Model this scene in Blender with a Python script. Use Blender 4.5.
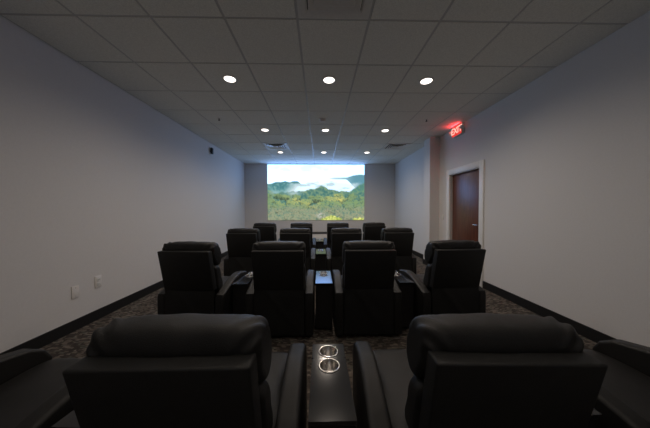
import bpy, bmesh, math, random
import numpy as np
from mathutils import Vector, Matrix, noise

S = bpy.context.scene
COL = S.collection
for o in list(bpy.data.objects):
    bpy.data.objects.remove(o, do_unlink=True)

# ------------------------------------------------------------------ camera
cam_d = bpy.data.cameras.new('camera')
cam = bpy.data.objects.new('camera', cam_d)
COL.objects.link(cam)
F = 231.74
cam_d.sensor_width = 36.0
cam_d.lens = F / 650 * 36
cam_d.clip_start = 0.02
YAW, PIT, ROL = 0.0225, -0.0207, -0.0025


def _ray(d):
    s, c = math.sin(PIT), math.cos(PIT)
    d = (d[0], c * d[1] - s * d[2], s * d[1] + c * d[2])
    s, c = math.sin(YAW), math.cos(YAW)
    return Vector((c * d[0] + s * d[1], -s * d[0] + c * d[1], d[2]))


_r = _ray((math.cos(ROL), 0, math.sin(ROL)))
_u = _ray((-math.sin(ROL), 0, math.cos(ROL)))
_f = _ray((0, 1, 0))
CAM_Z = 1.30
cam.matrix_world = Matrix(((_r.x, _u.x, -_f.x, 0), (_r.y, _u.y, -_f.y, 0), (_r.z, _u.z, -_f.z, CAM_Z), (0, 0, 0, 1)))
S.camera = cam

# ------------------------------------------------------------------ world, exposure
w = bpy.data.worlds.new('world')
S.world = w
w.use_nodes = True
w.node_tree.nodes['Background'].inputs[0].default_value = (0.5, 0.5, 0.5, 1)
w.node_tree.nodes['Background'].inputs[1].default_value = 0.0
S.view_settings.view_transform = 'Standard'
S.view_settings.look = 'None'
S.view_settings.gamma = 1
S.view_settings.use_curve_mapping = False
S.view_settings.exposure = 0.0

LAMP_W = 3.1            # watts of each ceiling downlight
LAMP_COL = (1.0, 0.865, 0.735)
SCREEN_E = 1.05         # strength of the projected picture
EXIT_E = 1.0
SKY_GAIN = (1.25, 2.0, 4.0)  # how far the pale parts of the picture run past white

# ------------------------------------------------------------------ room measures
XL, XR = -2.64, 2.685
YB, YF = -1.3, 8.25      # wall behind the camera, screen wall
CZ = 2.905
TILE = 0.61
GX0, GY0 = -2.015, 1.9925


# ------------------------------------------------------------------ helpers
def obj(name, bm, mat, parent=None, sharp=35, loc=None):
    me = bpy.data.meshes.new(name)
    bmesh.ops.recalc_face_normals(bm, faces=bm.faces[:])
    a = math.radians(sharp)
    for f in bm.faces:
        f.smooth = True
    for e in bm.edges:
        if len(e.link_faces) == 2:
            e.smooth = e.calc_face_angle(0) < a
    bm.to_mesh(me)
    bm.free()
    for m in (mat if isinstance(mat, (list, tuple)) else [mat]):
        me.materials.append(m)
    o = bpy.data.objects.new(name, me)
    COL.objects.link(o)
    if parent:
        o.parent = parent
    if loc:
        o.location = loc
    return o


def tag(o, label=None, cat=None, group=None, kind=None):
    if label:
        o['label'] = label
    if cat:
        o['category'] = cat
    if group:
        o['group'] = group
    if kind:
        o['kind'] = kind
    return o


def thing(name, label, cat, loc=(0, 0, 0), rz=0, group=None):
    o = bpy.data.objects.new(name, None)
    o.empty_display_size = 0.05
    COL.objects.link(o)
    o.location = loc
    o.rotation_euler = (0, 0, rz)
    return tag(o, label, cat, group)


def copy_tree(o, parent=None):
    c = o.copy()
    COL.objects.link(c)
    c.parent = parent
    for ch in o.children:
        copy_tree(ch, c)
    return c


def add_box(bm, x0, x1, y0, y1, z0, z1, bev=0, seg=2):
    vs = [bm.verts.new((x, y, z)) for x in (x0, x1) for y in (y0, y1) for z in (z0, z1)]
    q = [(0, 1, 3, 2), (4, 6, 7, 5), (0, 4, 5, 1), (2, 3, 7, 6), (0, 2, 6, 4), (1, 5, 7, 3)]
    fs = [bm.faces.new([vs[i] for i in f]) for f in q]
    if bev:
        es = list({e for f in fs for e in f.edges})
        bmesh.ops.bevel(bm, geom=es, offset=bev, segments=seg, affect='EDGES', profile=0.5)
    return fs


def box(*a, **k):
    bm = bmesh.new()
    add_box(bm, *a, **k)
    return bm


def add_lathe(bm, prof, c=(0, 0, 0), n=32, axis='z'):
    rings = []
    for r, z in prof:
        ring = []
        for i in range(n):
            t = 2 * math.pi * i / n
            p = (r * math.cos(t), r * math.sin(t), z)
            if axis == 'x':
                p = (p[2], p[0], p[1])
            elif axis == 'y':
                p = (p[0], p[2], p[1])
            ring.append(bm.verts.new((p[0] + c[0], p[1] + c[1], p[2] + c[2])))
        rings.append(ring)
    for a, b in zip(rings, rings[1:]):
        for i in range(n):
            bm.faces.new((a[i], a[(i + 1) % n], b[(i + 1) % n], b[i]))
    return rings


def smooth_loop(pts, sub=5):
    """closed Catmull-Rom curve through the points"""
    out = []
    n = len(pts)
    for i in range(n):
        p0, p1, p2, p3 = (Vector(pts[(i + k - 1) % n]) for k in range(4))
        for j in range(sub):
            t = j / sub
            out.append(0.5 * ((2 * p1) + (p2 - p0) * t + (2 * p0 - 5 * p1 + 4 * p2 - p3) * t * t
                              + (3 * p1 - p0 - 3 * p2 + p3) * t ** 3))
    return out


def bolster(prof, x0, x1, r, n=26, disp=None, inset=None):
    """a padded form: the closed profile (y, z) swept from x0 to x1 with rounded ends"""
    bm = bmesh.new()
    h, cx = (x1 - x0) / 2, (x0 + x1) / 2
    cen = sum(prof, Vector((0, 0))) / len(prof)
    ts = []
    k = 7
    for i in range(k + 1):
        ts.append(-h + r * (1 - math.cos(math.pi / 2 * i / k)))
    m = n
    for i in range(1, m):
        ts.append(-(h - r) + 2 * (h - r) * i / m)
    for i in range(k, -1, -1):
        ts.append(h - r * (1 - math.cos(math.pi / 2 * i / k)))
    rings = []
    for x in ts:
        e = max(0, abs(x) - (h - r)) / r
        d = r * (1 - math.sqrt(max(0, 1 - e * e)))
        if inset:
            d = min(d, inset)
        ring = []
        for p in prof:
            v = p - cen
            L = v.length
            q = cen + v * max(0.12, 1 - d / L)
            P = Vector((cx + x, q.x, q.y))
            if disp:
                nrm = Vector((0, v.x, v.y)).normalized()
                P = P + nrm * disp(x / h, q.x, q.y, v)
            ring.append(bm.verts.new(P))
        rings.append(ring)
    N = len(prof)
    for a, b in zip(rings, rings[1:]):
        for i in range(N):
            bm.faces.new((a[i], a[(i + 1) % N], b[(i + 1) % N], b[i]))
    bm.faces.new(rings[0])
    bm.faces.new(rings[-1][::-1])
    return bm


# ------------------------------------------------------------------ materials
def mat(name, col, rough=0.5, metal=0.0, spec=0.5):
    m = bpy.data.materials.new(name)
    m.use_nodes = True
    b = m.node_tree.nodes['Principled BSDF']
    b.inputs['Base Color'].default_value = (*col, 1)
    b.inputs['Roughness'].default_value = rough
    b.inputs['Metallic'].default_value = metal
    b.inputs['Specular IOR Level'].default_value = spec
    return m, m.node_tree, b


def node(nt, kind, **kw):
    n = nt.nodes.new(kind)
    for k, v in kw.items():
        if k in n.inputs:
            n.inputs[k].default_value = v
        else:
            setattr(n, k, v)
    return n


def bump(nt, b, height, strength, dist=0.002):
    bp = node(nt, 'ShaderNodeBump')
    bp.inputs['Strength'].default_value = strength
    bp.inputs['Distance'].default_value = dist
    nt.links.new(height, bp.inputs['Height'])
    nt.links.new(bp.outputs['Normal'], b.inputs['Normal'])


def noise_mix(name, c0, c1, scale, rough, spec=0.5, bstr=0.0, bdist=0.002, detail=6, metal=0):
    m, nt, b = mat(name, c0, rough, metal, spec)
    tc = node(nt, 'ShaderNodeTexCoord')
    nz = node(nt, 'ShaderNodeTexNoise')
    nz.inputs['Scale'].default_value = scale
    nz.inputs['Detail'].default_value = detail
    nt.links.new(tc.outputs['Object'], nz.inputs['Vector'])
    rp = node(nt, 'ShaderNodeValToRGB')
    rp.color_ramp.elements[0].position = 0.35
    rp.color_ramp.elements[1].position = 0.65
    rp.color_ramp.elements[0].color = (*c0, 1)
    rp.color_ramp.elements[1].color = (*c1, 1)
    nt.links.new(nz.outputs['Fac'], rp.inputs['Fac'])
    nt.links.new(rp.outputs['Color'], b.inputs['Base Color'])
    if bstr:
        bump(nt, b, nz.outputs['Fac'], bstr, bdist)
    return m


M = {}
M['wall'] = noise_mix('wall_paint', (0.70, 0.685, 0.675), (0.72, 0.705, 0.695), 60, 0.6, 0.3, 0.08, 0.001)
M['tile'] = noise_mix('ceiling_tile', (0.78, 0.785, 0.735), (0.90, 0.905, 0.85), 110, 0.85, 0.15, 0.5, 0.003)
M['grid'] = mat('ceiling_grid', (0.58, 0.58, 0.57), 0.42, 0, 0.5)[0]
M['white'] = noise_mix('white_enamel', (0.74, 0.74, 0.72), (0.78, 0.78, 0.76), 40, 0.4)
M['plate'] = noise_mix('plastic_plate', (0.74, 0.71, 0.68), (0.78, 0.75, 0.72), 40, 0.35)
M['trim'] = noise_mix('painted_trim', (0.78, 0.77, 0.75), (0.82, 0.81, 0.79), 30, 0.4)
M['base'] = noise_mix('black_vinyl_base', (0.010, 0.010, 0.010), (0.014, 0.013, 0.013), 40, 0.5, 0.4)
M['dark'] = mat('dark_void', (0.006, 0.006, 0.006), 0.7)[0]
M['black'] = noise_mix('black_plastic', (0.012, 0.011, 0.012), (0.016, 0.015, 0.016), 60, 0.45)
M['chrome'] = mat('brushed_steel', (0.62, 0.60, 0.57), 0.22, 1.0)[0]
M['grey'] = noise_mix('grey_laminate', (0.78, 0.76, 0.76), (0.80, 0.78, 0.78), 20, 0.45)


def leather(name, c, rough, spec):
    m, nt, b = mat(name, c, rough, 0, spec)
    tc = node(nt, 'ShaderNodeTexCoord')
    v = node(nt, 'ShaderNodeTexVoronoi')
    v.inputs['Scale'].default_value = 420
    nt.links.new(tc.outputs['Object'], v.inputs['Vector'])
    n2 = node(nt, 'ShaderNodeTexNoise')
    n2.inputs['Scale'].default_value = 9
    n2.inputs['Detail'].default_value = 5
    nt.links.new(tc.outputs['Object'], n2.inputs['Vector'])
    ad = node(nt, 'ShaderNodeMath', operation='MULTIPLY_ADD')
    ad.inputs[1].default_value = 4.0
    nt.links.new(n2.outputs['Fac'], ad.inputs[0])
    nt.links.new(v.outputs['Distance'], ad.inputs[2])
    bump(nt, b, ad.outputs[0], 0.35, 0.0025)
    rr = node(nt, 'ShaderNodeMapRange')
    rr.inputs['To Min'].default_value = rough - 0.06
    rr.inputs['To Max'].default_value = rough + 0.08
    nt.links.new(n2.outputs['Fac'], rr.inputs['Value'])
    nt.links.new(rr.outputs['Result'], b.inputs['Roughness'])
    return m


M['leather'] = leather('black_leather', (0.011, 0.0107, 0.0103), 0.46, 0.34)
M['vinyl'] = leather('black_vinyl_back', (0.0090, 0.0092, 0.0090), 0.5, 0.4)
M['tray'] = noise_mix('console_tray', (0.014, 0.014, 0.015), (0.017, 0.017, 0.018), 50, 0.13, 0.7)


def carpet():
    m, nt, b = mat('patterned_carpet', (0.05, 0.04, 0.03), 0.95, 0, 0.1)
    tc = node(nt, 'ShaderNodeTexCoord')
    mp = node(nt, 'ShaderNodeMapping')
    mp.inputs['Scale'].default_value = (1.0, 1.9, 1)
    nt.links.new(tc.outputs['Object'], mp.inputs['Vector'])
    v = node(nt, 'ShaderNodeTexVoronoi', distance='CHEBYCHEV')
    v.inputs['Scale'].default_value = 27
    v.inputs['Randomness'].default_value = 0.75
    nt.links.new(mp.outputs['Vector'], v.inputs['Vector'])
    sp = node(nt, 'ShaderNodeSeparateColor')
    nt.links.new(v.outputs['Color'], sp.inputs['Color'])
    rp = node(nt, 'ShaderNodeValToRGB')
    rp.color_ramp.interpolation = 'CONSTANT'
    stops = [(0.0, (0.060, 0.050, 0.044)), (0.34, (0.15, 0.125, 0.105)), (0.55, (0.085, 0.071, 0.062)),
             (0.70, (0.20, 0.168, 0.142)), (0.84, (0.13, 0.13, 0.11)), (0.93, (0.23, 0.20, 0.17))]
    el = rp.color_ramp.elements
    el[0].position, el[0].color = stops[0][0], (*stops[0][1], 1)
    el[1].position, el[1].color = stops[1][0], (*stops[1][1], 1)
    for p, c in stops[2:]:
        e = el.new(p)
        e.color = (*c, 1)
    nt.links.new(sp.outputs['Red'], rp.inputs['Fac'])
    nz = node(nt, 'ShaderNodeTexNoise')
    nz.inputs['Scale'].default_value = 220
    nt.links.new(tc.outputs['Object'], nz.inputs['Vector'])
    mx = node(nt, 'ShaderNodeMix', data_type='RGBA', blend_type='MULTIPLY')
    mx.inputs['Factor'].default_value = 0.5
    nt.links.new(rp.outputs['Color'], mx.inputs['A'])
    nt.links.new(nz.outputs['Color'], mx.inputs['B'])
    nt.links.new(mx.outputs['Result'], b.inputs['Base Color'])
    bump(nt, b, nz.outputs['Fac'], 0.6, 0.004)
    return m


M['carpet'] = carpet()


def wood():
    m, nt, b = mat('brown_wood', (0.1, 0.04, 0.03), 0.33, 0, 0.5)
    tc = node(nt, 'ShaderNodeTexCoord')
    mp = node(nt, 'ShaderNodeMapping')
    mp.inputs['Scale'].default_value = (6, 9, 0.8)
    nt.links.new(tc.outputs['Object'], mp.inputs['Vector'])
    nz = node(nt, 'ShaderNodeTexNoise')
    nz.inputs['Scale'].default_value = 3.0
    nz.inputs['Detail'].default_value = 8
    nz.inputs['Distortion'].default_value = 1.2
    nt.links.new(mp.outputs['Vector'], nz.inputs['Vector'])
    rp = node(nt, 'ShaderNodeValToRGB')
    rp.color_ramp.elements[0].position = 0.3
    rp.color_ramp.elements[1].position = 0.75
    rp.color_ramp.elements[0].color = (0.085, 0.026, 0.014, 1)
    rp.color_ramp.elements[1].color = (0.17, 0.058, 0.031, 1)
    nt.links.new(nz.outputs['Fac'], rp.inputs['Fac'])
    nt.links.new(rp.outputs['Color'], b.inputs['Base Color'])
    return m


M['wood'] = wood()


def glow(name, col, e):
    m = bpy.data.materials.new(name)
    m.use_nodes = True
    nt = m.node_tree
    nt.nodes.remove(nt.nodes['Principled BSDF'])
    em = node(nt, 'ShaderNodeEmission')
    em.inputs['Color'].default_value = (*col, 1)
    em.inputs['Strength'].default_value = e
    nt.links.new(em.outputs[0], nt.nodes['Material Output'].inputs['Surface'])
    return m


M['lens'] = glow('lit_lens', (1.0, 0.90, 0.80), 4.0)
M['exit_red'] = glow('exit_red', (0.80, 0.045, 0.035), EXIT_E)
M['exit_letter'] = glow('exit_letter', (1.0, 0.55, 0.46), EXIT_E * 1.2)

# ------------------------------------------------------------------ room shell
T = 0.12
tag(obj('floor', box(XL - T, XR + T, YB - T, YF + T, -T, 0), M['carpet']), kind='structure')
tag(obj('wall_left', box(XL - T, XL, YB, YF, 0, CZ + 0.1), M['wall']), kind='structure')
tag(obj('wall_front', box(XL - T, XR + T, YF, YF + T, 0, CZ + 0.1), M['wall']), kind='structure')
tag(obj('wall_back', box(XL - T, XR + T, YB - T, YB, 0, CZ + 0.1), M['wall']), kind='structure')
DY0, DY1, DZ = 3.83, 4.74, 2.005          # door opening
bm = bmesh.new()
add_box(bm, XR, XR + T, YB, DY0, 0, CZ + 0.1)
add_box(bm, XR, XR + T, DY1, YF, 0, CZ + 0.1)
add_box(bm, XR, XR + T, DY0, DY1, DZ, CZ + 0.1)
tag(obj('wall_right', bm, M['wall']), kind='structure')
PX, PY0, PY1 = 2.465, 5.15, 5.45            # pilaster standing out of the right wall
tag(obj('wall_pilaster', box(PX, XR, PY0, PY1, 0, CZ + 0.003), M['wall']), kind='structure')

BH, BT = 0.118, 0.012
bm = bmesh.new()
add_box(bm, XL, XL + BT, YB, YF, 0, BH)
tag(obj('baseboard_left', bm, M['base']), kind='structure')
bm = bmesh.new()
add_box(bm, XL + BT, XR - BT, YF - BT, YF, 0, BH)
tag(obj('baseboard_front', bm, M['base']), kind='structure')
bm = bmesh.new()
add_box(bm, XR - BT, XR, YB, DY0 - 0.105, 0, BH)
add_box(bm, XR - BT, XR, DY1 + 0.105, PY0, 0, BH)
add_box(bm, PX, XR, PY0 - BT, PY0, 0, BH)
add_box(bm, PX - BT, PX, PY0 - BT, PY1 + BT, 0, BH)
add_box(bm, PX, XR, PY1, PY1 + BT, 0, BH)
add_box(bm, XR - BT, XR, PY1 + BT, YF, 0, BH)
tag(obj('baseboard_right', bm, M['base']), kind='structure')


# suspended ceiling: tiles hang just below the metal grid
def cuts(g0, lo, hi):
    k = math.ceil((lo - g0) / TILE)
    c = [lo]
    while g0 + k * TILE < hi - 0.02:
        c.append(g0 + k * TILE)
        k += 1
    return c + [hi]


vents = [(GX0 + 3 * TILE, GY0 - TILE), (GX0 + TILE, GY0 + 6 * TILE), (GX0 + 6 * TILE, GY0 + 6 * TILE)]
cx, cy = cuts(GX0, XL, XR), cuts(GY0, YB, YF)
bm = bmesh.new()
g = 0.011
for a, b in zip(cx, cx[1:]):
    for c, d in zip(cy, cy[1:]):
        if any(abs(a - vx) < 0.05 and abs(c - vy) < 0.05 for vx, vy in vents):
            continue
        add_box(bm, a + (0.002 if a == XL else g), b - (0.002 if b == XR else g), c + g, d - g, CZ, CZ + 0.014)
tag(obj('ceiling', bm, M['tile']), kind='structure')
tag(obj('trim_1', box(XL, XR, YB, YF, CZ + 0.005, CZ + 0.05), M['grid']), kind='structure')

# door in the right wall
door = obj('door_1', box(XR + 0.055, XR + 0.10, DY0 + 0.004, DY1 - 0.004, 0.01, DZ - 0.004, bev=0.002), M['wood'])
tag(door, kind='structure')
bm = bmesh.new()
fw, fp = 0.10, 0.018
for y0, y1, z0, z1 in ((DY0 - fw, DY0 + 0.004, 0, DZ + fw), (DY1 - 0.004, DY1 + fw, 0, DZ + fw), (DY0, DY1, DZ - 0.004, DZ + fw)):
    add_box(bm, XR - fp, XR + 0.03, y0, y1, z0, z1, bev=0.004)
for y0, y1, z0, z1 in ((DY0, DY0 + 0.016, 0, DZ), (DY1 - 0.016, DY1, 0, DZ), (DY0, DY1, DZ - 0.016, DZ)):
    add_box(bm, XR, XR + 0.055, y0, y1, z0, z1)
obj('door_frame', bm, M['trim'], door)
bm = bmesh.new()
add_lathe(bm, [(0.0, 0.0), (0.026, 0.0), (0.026, -0.008), (0.0, -0.008)], (XR + 0.055, DY0 + 0.075, 1.02), 24, 'x')
add_lathe(bm, [(0.009, -0.006), (0.009, -0.05), (0.0, -0.05)], (XR + 0.055, DY0 + 0.075, 1.02), 16, 'x')
add_box(bm, XR - 0.004, XR + 0.012, DY0 + 0.066, DY0 + 0.19, 1.012, 1.028, bev=0.005)
obj('door_handle', bm, M['chrome'], door)

# ------------------------------------------------------------------ projected picture
random.seed(5)


def fbm(x, y, s, o=4):
    return noise.fractal(Vector((x * s, y * s, 3.7)), 1.0, 2.0, o)


def lerp(a, b, t):
    t = min(1, max(0, t))
    return tuple(a[i] + (b[i] - a[i]) * t for i in range(3))


def sm(a, b, x):
    t = min(1, max(0, (x - a) / (b - a)))
    return t * t * (3 - 2 * t)


crowns = []
for k in range(170):
    v = 0.56 + 0.50 * (k / 170)
    r = 0.05 + 0.085 * (v - 0.5) / 0.5 * random.uniform(0.6, 1.2)
    crowns.append((random.uniform(-0.02, 1.02), v + random.uniform(-0.015, 0.015), r, random.random(), random.random()))


def hill(v, top, soft=0.02):
    return sm(top - soft, top + soft, v)


def picture(u, v):
    """the landscape: pale sky, mist over a valley, wooded hills, a forest of yellow-green crowns (sRGB)"""
    n = fbm(u * 1.76, v, 5)
    c = lerp((225, 248, 255), (246, 253, 255), sm(0.0, 0.25, v) + n * 0.25)
    c = lerp(c, (214, 240, 252), 0.6 * sm(0.1, 0.5, fbm(u * 1.76 + 3, v * 2.2, 3.2)) * sm(0.34, 0.1, v))
    # far ridge right, thin towards the middle
    tr = 0.235 - 0.05 * sm(0.80, 0.92, u) + 0.012 * fbm(u, 0.3, 14)
    bt = 0.25 + 0.16 * sm(0.80, 0.92, u)
    c = lerp(c, lerp((168, 206, 222), (92, 146, 164), sm(0.72, 0.92, u)), 0.95 * hill(v, tr, 0.012) * sm(bt + 0.03, bt, v) * sm(0.58, 0.74, u))
    # hill left, its foot in mist
    tl = 0.305 + 0.05 * sm(0.10, 0.0, u) + 0.10 * sm(0.30, 0.40, u) + 0.02 * fbm(u, 0.7, 16)
    c = lerp(c, lerp((78, 132, 138), (122, 168, 166), 0.3 + 0.9 * fbm(u * 1.76, v, 26) + sm(0.4, 0.55, v)),
             hill(v, tl, 0.012) * sm(0.40, 0.30, u + 0.55 * (v - 0.34) + 0.05 * fbm(u, v, 12)))
    # mist
    ms = sm(0.16, 0.32, u + 0.3 * (v - 0.4)) * sm(1.0, 0.84, u + 0.2 * (v - 0.4)) * sm(0.30, 0.36, v + 0.06 * n) * sm(0.56, 0.47, v + 0.05 * n)
    c = lerp(c, (224, 238, 243), 0.93 * ms)
    c = lerp(c, (180, 210, 222), 0.6 * ms * sm(0.0, 0.5, fbm(u * 1.4, v * 3, 7)))
    # right slope
    t2 = 0.50 - 0.17 * sm(0.82, 1.0, u) + 0.025 * fbm(u, 0.1, 14)
    c = lerp(c, lerp((88, 136, 126), (134, 168, 116), sm(0.4, 0.6, v) + 0.7 * fbm(u * 1.76, v, 22)), hill(v, t2, 0.02) * sm(0.76, 0.88, u))
    # middle ridge
    t3 = 0.475 - 0.085 * math.exp(-((u - 0.55) / 0.085) ** 2) + 0.03 * sm(0.2, 0.34, abs(u - 0.55)) - 0.05 * sm(0.12, 0.0, u) + 0.03 * fbm(u, 0.9, 16)
    c = lerp(c, lerp((74, 120, 116), (132, 160, 128), 0.5 + 1.0 * fbm(u * 1.76, v, 22)), hill(v, t3, 0.016))
    # haze pooled at left between ridges
    c = lerp(c, (184, 208, 216), 0.75 * math.exp(-(((u - 0.27) / 0.07) ** 2 + ((v - 0.515) / 0.035) ** 2)) + 0.4 * math.exp(-(((u - 0.07) / 0.05) ** 2 + ((v - 0.5) / 0.03) ** 2)))
    # forest of crowns
    best = None
    for (a, b, r, q, s) in crowns:
        dx, dy = (u - a) * 1.76, v - b
        if abs(dx) < r * 1.5 and abs(dy) < r:
            d = math.sqrt(dx * dx + dy * dy * (1.3 if dy < 0 else 0.9)) / r
            d += 0.35 * fbm(u * 1.76 + q, v, 34, 3)
            if d < 1:
                best = (d, dx / r, dy / r, q, s, b)
    if best:
        d, dx, dy, q, s, b = best
        bw = sm(0.50, 0.62, b)
        yel = sum(math.exp(-(((u - a_) / 0.07) ** 2 + ((b - b_) / 0.07) ** 2)) for a_, b_ in ((0.15, 0.68), (0.64, 0.62), (0.47, 0.75), (0.73, 0.66), (0.3, 0.70)))
        hi = lerp((132, 158, 112), (216, 208, 122), min(1, yel) * (0.45 + 0.55 * q))
        hi = lerp(hi, (158, 158, 134), sm(0.74, 0.90, b) * 0.8)
        lo = lerp((66, 104, 90), (80, 92, 74), bw)
        k = 0.55 - 0.95 * dy + 0.2 * dx + 0.7 * fbm(u * 1.76, v, 40, 3) + 0.35 * fbm(u * 3.2, v * 0.8, 40, 2)
        cc = lerp(lo, hi, k)
        c = lerp(c, cc, sm(1.0, 0.86, d) * sm(0.49, 0.54, v))
    # bright shrubs along the bottom edge
    tb = 0.965 - 0.045 * math.exp(-((u - 0.66) / 0.07) ** 2) + 0.03 * fbm(u, 0.2, 30)
    inb = max(sm(0.545, 0.56, u) * sm(0.775, 0.75, u), sm(0.875, 0.89, u) * sm(1.0, 0.985, u))
    c = lerp(c, lerp((150, 170, 80), (236, 236, 140), 0.5 + 0.9 * fbm(u * 1.76, v, 40)), hill(v, tb, 0.01) * inb)
    # pale rock
    c = lerp(c, (214, 210, 214), 0.85 * math.exp(-(((u - 0.545) / 0.035) ** 2 + ((v - 0.915) / 0.045) ** 2)) * sm(-0.15, 0.2, fbm(u * 1.76, v, 30)))
    return c


SX0, SX1, SZ0, SZ1 = -1.842, 1.590, CAM_Z - 0.388, CAM_Z + 1.577
scr = obj('projection_screen', box(SX0, SX1, YF - 0.012, YF, SZ0, SZ1), M['white'])
tag(scr, 'wide bright projected forest landscape filling the far wall', 'screen')
NX, NZ = 260, 148
vs, fs, cs = [], [], []
for j in range(NZ + 1):
    for i in range(NX + 1):
        u, v = i / NX, j / NZ
        vs.append((SX0 + u * (SX1 - SX0), YF - 0.0135, SZ1 + v * (SZ0 - SZ1)))
        cs.append(picture(u, v))
for j in range(NZ):
    for i in range(NX):
        a = j * (NX + 1) + i
        fs.append((a, a + NX + 1, a + NX + 2, a + 1))
me = bpy.data.meshes.new('picture')
me.from_pydata(vs, [], fs)
at = me.color_attributes.new('picture', 'FLOAT_COLOR', 'POINT')
lin = np.array(cs) / 255.0
lin = np.where(lin <= 0.04045, lin / 12.92, ((lin + 0.055) / 1.055) ** 2.4)
lum = lin.mean(1, keepdims=True)
k = np.clip((lum - 0.76) / 0.14, 0, 1)            # the projector overexposes the pale sky and mist
lin = lin * (1 + k * (np.array(SKY_GAIN) - 1))
at.data.foreach_set('color', np.concatenate([lin, np.ones((len(lin), 1))], 1).astype(np.float32).ravel())
pm = bpy.data.materials.new('projected_picture')
pm.use_nodes = True
nt = pm.node_tree
nt.nodes.remove(nt.nodes['Principled BSDF'])
em = node(nt, 'ShaderNodeEmission')
em.inputs['Strength'].default_value = SCREEN_E
ca = node(nt, 'ShaderNodeVertexColor', layer_name='picture')
nt.links.new(ca.outputs['Color'], em.inputs['Color'])
nt.links.new(em.outputs[0], nt.nodes['Material Output'].inputs['Surface'])
me.materials.append(pm)
po = bpy.data.objects.new('picture', me)
COL.objects.link(po)
po.parent = scr

# low cabinet under the picture
cab = thing('low_cabinet', 'low grey cabinet with a dark top under the projected picture', 'cabinet', (0.0, YF - 0.2, 0))
obj('body', box(-0.7, 0.7, -0.15, 0.185, 0.0, 0.47, bev=0.004), M['grey'], cab)
obj('cabinet_top', box(-0.72, 0.72, -0.17, 0.185, 0.47, 0.50, bev=0.004), M['black'], cab)

# ------------------------------------------------------------------ recliners
LEAN = 0.22


def lean(bm):
    for v in bm.verts:
        v.co.y += (0.91 - v.co.z) * LEAN if v.co.z < 0.91 else (0.91 - v.co.z) * LEAN * 0.6
    return bm


def pleats(t, y, z, v):
    """gathers where the headrest leather is tucked in at both ends"""
    e = sm(0.55, 0.93, abs(t))
    ang = math.atan2(v.y, v.x)
    return (-0.011 * e * (0.5 + 0.5 * math.sin(ang * 9 + abs(t) * 26 + (1.3 if t > 0 else 0))) * sm(-0.04, 0.05, v.y)
            + 0.004 * noise.noise(Vector((t * 3, y * 9, z * 9))) + 0.006 * (1 - t * t))


def soft(t, y, z, v):
    return 0.004 * noise.noise(Vector((t * 2.5, y * 7, z * 7))) + 0.012 * (1 - t * t)


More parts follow.
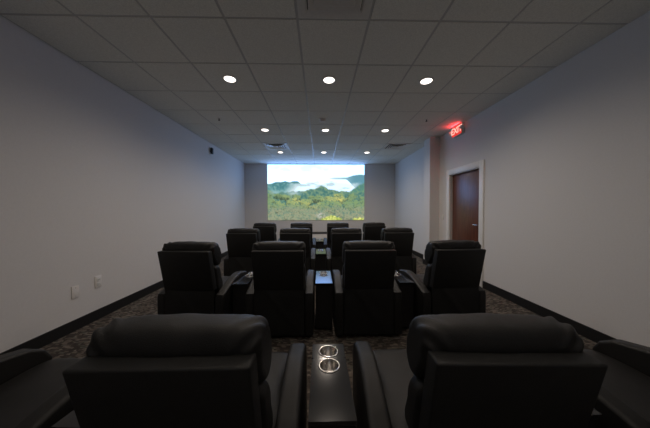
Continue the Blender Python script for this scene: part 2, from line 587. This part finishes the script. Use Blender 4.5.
def make_recliner():
    R = thing('recliner', None, 'recliner')
    L, V = M['leather'], M['vinyl']
    # outer back shell with a top ledge
    bm = box(-0.247, 0.247, 0.0, 0.075, 0.505, 0.905, bev=0.009, seg=3)
    obj('back_panel', lean(bm), V, R)
    hp = smooth_loop([(0.060, 0.888), (0.068, 0.935), (0.088, 0.966), (0.13, 0.975), (0.18, 0.970), (0.222, 0.935),
                      (0.245, 0.86), (0.228, 0.775), (0.18, 0.735), (0.12, 0.745), (0.075, 0.82)])
    obj('headrest', lean(bolster(hp, -0.258, 0.258, 0.034, 44, pleats)), L, R, sharp=60)
    bp = smooth_loop([(0.07, 0.70), (0.09, 0.745), (0.15, 0.745), (0.19, 0.70), (0.205, 0.60), (0.20, 0.50), (0.15, 0.455), (0.08, 0.47), (0.062, 0.58)])
    obj('back_cushion', lean(bolster(bp, -0.256, 0.256, 0.05, 24, soft)), L, R, sharp=60)
    sp = smooth_loop([(0.20, 0.33), (0.19, 0.42), (0.25, 0.455), (0.45, 0.455), (0.68, 0.46), (0.77, 0.445), (0.79, 0.38), (0.76, 0.325), (0.5, 0.31)])
    obj('seat_cushion', bolster(sp, -0.245, 0.245, 0.045, 24, soft), L, R, sharp=60)
    fp_ = smooth_loop([(0.715, 0.09), (0.715, 0.30), (0.745, 0.32), (0.785, 0.31), (0.80, 0.2), (0.785, 0.09), (0.745, 0.075)])
    obj('footrest', bolster(fp_, -0.24, 0.24, 0.03, 20, soft), L, R, sharp=60)
    bm = bmesh.new()
    add_box(bm, -0.243, 0.243, 0.115, 0.70, 0.04, 0.31, bev=0.008)
    for sx in (-0.28, 0.28):
        for sy in (0.18, 0.70):
            add_lathe(bm, [(0, 0), (0.022, 0), (0.026, 0.045), (0, 0.045)], (sx, sy, 0), 16)
    obj('base', bm, M['black'], R)
    # loose rear skirt below the back shell, a soft diagonal fold in it
    bm = bmesh.new()
    nx, nz = 24, 20
    lay = []
    for yo in (0.0, 0.012):
        gv = []
        for j in range(nz + 1):
            row = []
            for i in range(nx + 1):
                a, b = i / nx, j / nz
                x, z = -0.247 + 0.494 * a, 0.045 + 0.47 * b
                d = (a + b * 0.75 - 0.95)
                y = 0.098 - 0.007 * math.exp(-(d / 0.07) ** 2) + 0.004 * noise.noise(Vector((a * 3, b * 3, 1)))
                row.append(bm.verts.new((x, y + yo, z)))
            gv.append(row)
        lay.append(gv)
    for k, gv in enumerate(lay):
        for j in range(nz):
            for i in range(nx):
                q = (gv[j][i], gv[j][i + 1], gv[j + 1][i + 1], gv[j + 1][i])
                bm.faces.new(q if k == 0 else q[::-1])
    A, B = lay
    edge = [(0, i) for i in range(nx)] + [(j, nx) for j in range(nz)] + [(nz, i) for i in range(nx, 0, -1)] + [(j, 0) for j in range(nz, 0, -1)]
    for k in range(len(edge)):
        (j0, i0), (j1, i1) = edge[k], edge[(k + 1) % len(edge)]
        bm.faces.new((A[j0][i0], B[j0][i0], B[j1][i1], A[j1][i1]))
    obj('skirt', bm, V, R)
    # arched arms
    ap = [(0.10, 0.04), (0.098, 0.25), (0.098, 0.42), (0.108, 0.462)]
    for k in range(13):
        t = k / 12
        y = 0.15 + 0.55 * t
        ap.append((y, 0.474 + 0.098 * math.sin(math.pi / 2 * min(1, t / 0.72)) - 0.03 * max(0, t - 0.72) / 0.28))
    ap += [(0.755, 0.505), (0.785, 0.45), (0.792, 0.36), (0.79, 0.2), (0.787, 0.04), (0.6, 0.035), (0.35, 0.035)]
    ap = [Vector(p) for p in ap]
    for s in (-1, 1):
        a, b = sorted((s * 0.25, s * 0.338))
        obj('armrest', bolster(ap, a, b, 0.022, 4), L, R, sharp=50)
    return R


def patch_hole(bm, cx, cy, hx, hy, r, z, n=32):
    inner, outer = [], []
    for i in range(n):
        t = 2 * math.pi * (i + 0.5) / n
        c, s = math.cos(t), math.sin(t)
        k = min(hx / abs(c) if abs(c) > 1e-6 else 9, hy / abs(s) if abs(s) > 1e-6 else 9)
        inner.append(bm.verts.new((cx + r * c, cy + r * s, z)))
        outer.append(bm.verts.new((cx + k * c, cy + k * s, z)))
    for i in range(n):
        j = (i + 1) % n
        bm.faces.new((inner[i], outer[i], outer[j], inner[j]))
    for sx in (-1, 1):
        for sy in (-1, 1):
            q = [v for v in outer if v.co.x * sx > cx * sx and v.co.y * sy > cy * sy]
            q.sort(key=lambda v: abs(v.co.x - (cx + sx * hx)) + abs(v.co.y - (cy + sy * hy)))
            bm.faces.new((q[0], q[1], bm.verts.new((cx + sx * hx, cy + sy * hy, z))))


CUPS = (0.655, 0.54)


def make_console(hw, hf):
    C = thing('console', None, 'console')
    y0, y1, zt = 0.235, 0.725, 0.52
    bm = bmesh.new()
    v = [[bm.verts.new((x, y, z)) for x, y in ((-hw, y0 + 0.02), (hw, y0 + 0.02), (hf, y1), (-hf, y1))] for z in (0.03, zt - 0.013)]
    bm.faces.new(v[0][::-1])
    for i in range(4):
        bm.faces.new((v[0][i], v[0][(i + 1) % 4], v[1][(i + 1) % 4], v[1][i]))
    obj('body', bm, M['black'], C)
    bm = bmesh.new()
    hh = (CUPS[0] - CUPS[1]) / 2

    def half(y):
        return hw + (hf - hw) * (y - y0) / (y1 - y0)

    for cyy in CUPS:
        patch_hole(bm, 0, cyy, hw, hh, 0.047, zt)
    for a, b in ((y0, CUPS[1] - hh), (CUPS[0] + hh, y1)):
        bm.faces.new([bm.verts.new(p) for p in ((-hw, a, zt), (hw, a, zt), (hw, b, zt), (-hw, b, zt))])
    # rolled edge
    ys = sorted({y0, y1, CUPS[1] - hh, CUPS[1] + hh, CUPS[0] + hh})
    for pts in [((-hw, y0), (hw, y0)), ((hw, y1), (-hw, y1))] + [((sx * hw, p), (sx * hw, q)) for sx in (-1, 1) for p, q in zip(ys, ys[1:])]:
        (ax, ay), (bx_, by) = pts
        bm.faces.new([bm.verts.new(p) for p in ((ax, ay, zt), (bx_, by, zt), (bx_, by, zt - 0.018), (ax, ay, zt - 0.018))])
    bmesh.ops.remove_doubles(bm, verts=bm.verts[:], dist=0.0005)
    for v_ in bm.verts:      # taper the outline, leave the round holes
        if abs(v_.co.x) > 0.0475:
            v_.co.x = math.copysign(0.047 + (abs(v_.co.x) - 0.047) / (hw - 0.047) * (half(v_.co.y) - 0.047), v_.co.x)
    obj('tray', bm, M['tray'], C)
    for cyy in CUPS:
        bm = bmesh.new()
        add_lathe(bm, [(0.0, zt - 0.068), (0.034, zt - 0.068), (0.042, zt - 0.06), (0.0455, zt - 0.004), (0.047, zt + 0.003),
                       (0.050, zt + 0.0045), (0.0535, zt + 0.003), (0.0545, zt + 0.0003)], (0, cyy, 0), 36)
        bmesh.ops.remove_doubles(bm, verts=bm.verts[:], dist=0.0003)
        obj('cup_holder', bm, M['chrome'], C, sharp=50)
    return C


rows = [   # panel depth, centre, x of the four recliners, turn of the outer two, name
    (0.60, 0.040, (-1.42, -0.458, 0.468, 1.45), 6.0, 'nearest row'),
    (2.19, 0.040, (-1.33, -0.445, 0.450, 1.335), 4.0, 'third row from the picture'),
    (3.80, 0.018, (-1.31, -0.432, 0.432, 1.31), 2.5, 'second row from the picture'),
    (5.38, -0.002, (-1.305, -0.432, 0.432, 1.305), 2.5, 'front row nearest the picture'),
]
sides = ['at the left wall end', 'left of the centre console', 'right of the centre console', 'at the door wall end']
proto_r, proto_c, proto_w = make_recliner(), make_console(0.090, 0.088), make_console(0.080, 0.0585)
used = set()


def place(proto, x, y, rz):
    o = copy_tree(proto) if proto in used else proto
    used.add(proto)
    o.location, o.rotation_euler = (x, y, 0), (0, 0, math.radians(rz))
    return o


for ri, (ry, xc, xs, turn, rn) in enumerate(rows):
    for k, x in enumerate(xs):
        o = place(proto_r, xc + x, ry - (0.04 if ri == 0 and k in (0, 3) else 0), (-turn, 0, 0, turn)[k] + (0 if ri or k in (0, 3) else (0.0, -2.0)[k - 1]))
        if ri == 0 and k in (1, 2):          # these two backs sit a little lower and further forward
            for ch in o.children:
                if ch.name.split('.')[0] in ('back_panel', 'headrest', 'back_cushion'):
                    ch.location = ((-0.018, 0.012, -0.028), (0.078, 0.048, -0.055))[k - 1]
        tag(o, 'black leather recliner, %s, %s' % (rn, sides[k]), 'recliner', 'recliners in four rows')
    for k in range(3):
        if k == 1:
            o = place(proto_c, xc + (xs[1] + xs[2]) / 2, ry, 0)
        else:
            o = place(proto_w, xc + (xs[k] + xs[k + 1]) / 2 + (-0.002 if k == 0 else 0.002), ry, (-turn, 0, turn)[k] / 2)
        tag(o, 'black cup holder console, %s, %s' % (rn, ('between the two left recliners', 'between the middle recliners', 'between the two right recliners')[k]),
            'console', 'consoles between the recliners')

# ------------------------------------------------------------------ ceiling downlights
LX = [GX0 + (k + 0.5) * TILE for k in (1, 3, 5)]
LY = [GY0 + 1.5 * TILE, GY0 + 4.5 * TILE, GY0 + 7.5 * TILE]


def make_downlight():
    D = thing('downlight', None, 'ceiling light')
    bm = bmesh.new()
    add_lathe(bm, [(0.066, 0.0), (0.068, -0.006), (0.078, -0.008), (0.09, -0.004), (0.092, 0.0)], n=40)
    obj('trim_ring', bm, M['white'], D)
    bm = bmesh.new()
    pr = [(0.0001, -0.018)] + [(0.066 * math.sin(t), -0.004 - 0.014 * math.cos(t)) for t in (0.3, 0.6, 0.9, 1.2, 1.45, 1.57)]
    add_lathe(bm, pr, n=40)
    obj('lens', bm, M['lens'], D)
    return D


def lamp_at(power, parent):
    l = bpy.data.lights.new('bulb', 'SPOT')
    l.energy = LAMP_W * power * 4 * math.pi
    l.color = LAMP_COL
    l.spot_size = math.radians(165)
    l.spot_blend = 0.9
    l.shadow_soft_size = 0.06
    o = bpy.data.objects.new('bulb', l)
    COL.objects.link(o)
    o.parent = parent
    o.location = (0, 0, -0.03)
    return o


proto_d = make_downlight()
fd = True
LY += [GY0 - 1.5 * TILE, GY0 - 4.5 * TILE]     # dimmer rows of the same grid, over and behind the camera
depth_n = ['nearest row of lights', 'middle row of lights', 'far row of lights near the picture', 'dim row over the camera', 'dim row behind the camera']
side_n = ['left', 'middle', 'right']
for j, y in enumerate(LY):
    for i, x in enumerate(LX):
        o = proto_d if fd else copy_tree(proto_d)
        fd = False
        o.location = (x, y, CZ)
        tag(o, 'round lit ceiling downlight, %s one of the %s' % (side_n[i], depth_n[j]), None, 'ceiling downlights')
for o in [q for q in S.objects if q.name.startswith('downlight')]:
    lamp_at(1.0 if o.location.y > 2 else 0.3, o)


# ------------------------------------------------------------------ ceiling vents
def make_vent(x, y, label):
    Vn = thing('air_vent', label, 'air vent', (x + TILE / 2, y + TILE / 2, CZ), group='air vents in the ceiling')
    bm = bmesh.new()
    h = TILE / 2 - 0.012
    t = 0.232

    def frus(bm, r0, z0, r1, z1):
        a = [bm.verts.new((sx * r0, sy * r0, z0)) for sx, sy in ((-1, -1), (1, -1), (1, 1), (-1, 1))]
        b = [bm.verts.new((sx * r1, sy * r1, z1)) for sx, sy in ((-1, -1), (1, -1), (1, 1), (-1, 1))]
        for i in range(4):
            bm.faces.new((a[i], a[(i + 1) % 4], b[(i + 1) % 4], b[i]))

    frus(bm, h, 0.008, h, -0.006)
    frus(bm, h, -0.006, t, -0.006)
    frus(bm, t, -0.006, t - 0.02, 0.0045)
    bmesh.ops.remove_doubles(bm, verts=bm.verts[:], dist=0.0005)
    obj('frame', bm, M['white'], Vn)
    obj('throat', box(-t + 0.002, t - 0.002, -t + 0.002, t - 0.002, 0.0028, 0.0045), M['dark'], Vn)
    for r in (0.186, 0.137, 0.090):
        bm = bmesh.new()
        frus(bm, r + 0.022, -0.016, r - 0.022, 0.0025)
        frus(bm, r + 0.022, -0.016, r + 0.018, -0.018)
        frus(bm, r + 0.018, -0.018, r - 0.026, 0.0012)
        obj('louvre', bm, M['white'], Vn)
    obj('centre_plate', box(-0.05, 0.05, -0.05, 0.05, -0.012, 0.0027, bev=0.002), M['white'], Vn)
    return Vn


make_vent(*vents[0], 'square white air vent nearest the camera, cut off by the top edge')
make_vent(*vents[1], 'square air vent on the left before the far wall')
make_vent(*vents[2], 'square air vent on the right before the far wall')

# ------------------------------------------------------------------ small fittings
d = thing('smoke_detector', 'small round white smoke detector on a middle ceiling tile', 'smoke detector', (0.055, 4.17, CZ))
bm = bmesh.new()
add_lathe(bm, [(0.0001, -0.012), (0.062, -0.012), (0.066, 0.0)], n=32)
obj('base_plate', bm, M['white'], d)
bm = bmesh.new()
add_lathe(bm, [(0.0001, -0.046), (0.03, -0.046), (0.042, -0.036), (0.05, -0.011)], n=32)
obj('chamber', bm, M['plate'], d)
for x, y, lb in ((-1.77, 4.16, 'left'), (1.92, 4.15, 'right')):
    s = thing('sprinkler_head', 'tiny dark sprinkler head on the %s side of the ceiling' % lb, 'sprinkler', (x, y, CZ), group='ceiling sprinklers')
    bm = bmesh.new()
    add_lathe(bm, [(0.0001, -0.004), (0.026, -0.004), (0.03, 0.0)], n=24)
    obj('escutcheon', bm, M['plate'], s)
    bm = bmesh.new()
    add_lathe(bm, [(0.008, -0.003), (0.008, -0.03), (0.018, -0.032), (0.018, -0.035), (0.0001, -0.035)], n=20)
    obj('deflector', bm, M['black'], s)

# two plates low on the left wall
p = thing('wall_plate', 'blank cover plate low on the left wall, the nearer one', 'wall plate', (XL, 2.54, 0.414))
obj('cover', box(0, 0.007, -0.038, 0.038, -0.066, 0.066, bev=0.003), M['plate'], p)
bm = bmesh.new()
for z in (-0.045, 0.045):
    add_lathe(bm, [(0.0001, 0.0085), (0.003, 0.0085), (0.004, 0.006)], (0, 0, z), 12, 'x')
obj('screw', bm, M['chrome'], p)
p = thing('power_outlet', 'power outlet plate low on the left wall beside the blank plate', 'outlet', (XL, 2.80, 0.445))
obj('cover', box(0, 0.007, -0.042, 0.042, -0.07, 0.07, bev=0.003), M['plate'], p)
for z in (-0.026, 0.026):
    s = obj('socket', box(0.006, 0.0105, -0.022, 0.022, z - 0.019, z + 0.019, bev=0.004), M['white'], p)
    bm = bmesh.new()
    add_box(bm, 0.0102, 0.0108, -0.010, -0.007, z - 0.006, z + 0.008)
    add_box(bm, 0.0102, 0.0108, 0.007, 0.010, z - 0.006, z + 0.008)
    obj('slot', bm, M['dark'], s)

s = thing('wall_speaker', 'small black box fixed high on the left wall', 'speaker', (XL, 5.70, CAM_Z + 1.418))
obj('bracket', box(0, 0.025, -0.02, 0.02, -0.03, 0.03), M['black'], s)
bm = box(0.020, 0.055, -0.04, 0.04, -0.075, 0.07, bev=0.006)
obj('housing', bm, M['black'], s)
obj('grille', box(0.054, 0.057, -0.032, 0.032, -0.065, 0.06, bev=0.001), M['dark'], s)

p = thing('light_switch', 'light switch plate on the right wall beyond the door frame', 'switch', (XR, 4.985, 1.125))
obj('cover', box(-0.007, 0, -0.036, 0.036, -0.058, 0.058, bev=0.003), M['plate'], p)
obj('rocker', box(-0.011, -0.006, -0.016, 0.016, -0.033, 0.033, bev=0.002), M['white'], p)

# exit sign on the right wall, under the ceiling
ey, ez = 4.42, CZ - 0.102
ex = thing('exit_sign', 'glowing red exit sign on the right wall under the ceiling', 'exit sign', (XR, ey, ez))
obj('housing', box(-0.055, 0, -0.155, 0.155, -0.098, 0.098, bev=0.006), M['white'], ex)
face = obj('sign_face', box(-0.060, -0.054, -0.150, 0.150, -0.093, 0.093, bev=0.002), M['exit_red'], ex)
cu = bpy.data.curves.new('exit_text', 'FONT')
cu.body = 'EXIT'
cu.size = 0.17
cu.align_x, cu.align_y = 'CENTER', 'CENTER'
cu.extrude = 0.002
cu.offset = 0.003
to = bpy.data.objects.new('exit_text', cu)
COL.objects.link(to)
dg = bpy.context.evaluated_depsgraph_get()
tm = bpy.data.meshes.new_from_object(to.evaluated_get(dg))
bpy.data.objects.remove(to, do_unlink=True)
tm.name = 'lettering'
tm.materials.clear()
tm.materials.append(M['exit_letter'])
tm.transform(Matrix(((0, 0, -1, -0.0615), (-1, 0, 0, 0), (0, 1, 0, 0), (0, 0, 0, 1))))
lt = bpy.data.objects.new('lettering', tm)
COL.objects.link(lt)
lt.parent = face
for sy in (-1, 1):
    bm = bmesh.new()
    add_lathe(bm, [(0.0001, -0.085), (0.026, -0.085), (0.034, -0.075), (0.034, -0.045), (0.02, -0.02), (0.0001, -0.02)], (-0.02, sy * 0.20, 0.0), 24, 'x')
    add_box(bm, -0.052, -0.03, min(sy * 0.152, sy * 0.185), max(sy * 0.152, sy * 0.185), -0.01, 0.01)
    obj('lamp_head', bm, M['white'], ex)
l = bpy.data.lights.new('exit_strip', 'AREA')
l.shape = 'RECTANGLE'
l.size, l.size_y = 0.02, 0.26
l.energy = 1.1
l.color = (1, 0.02, 0.03)
o = bpy.data.objects.new('exit_strip', l)
COL.objects.link(o)
o.parent = ex
o.location = (-0.075, 0, 0.075)
o.rotation_euler = (0, math.radians(118), 0)
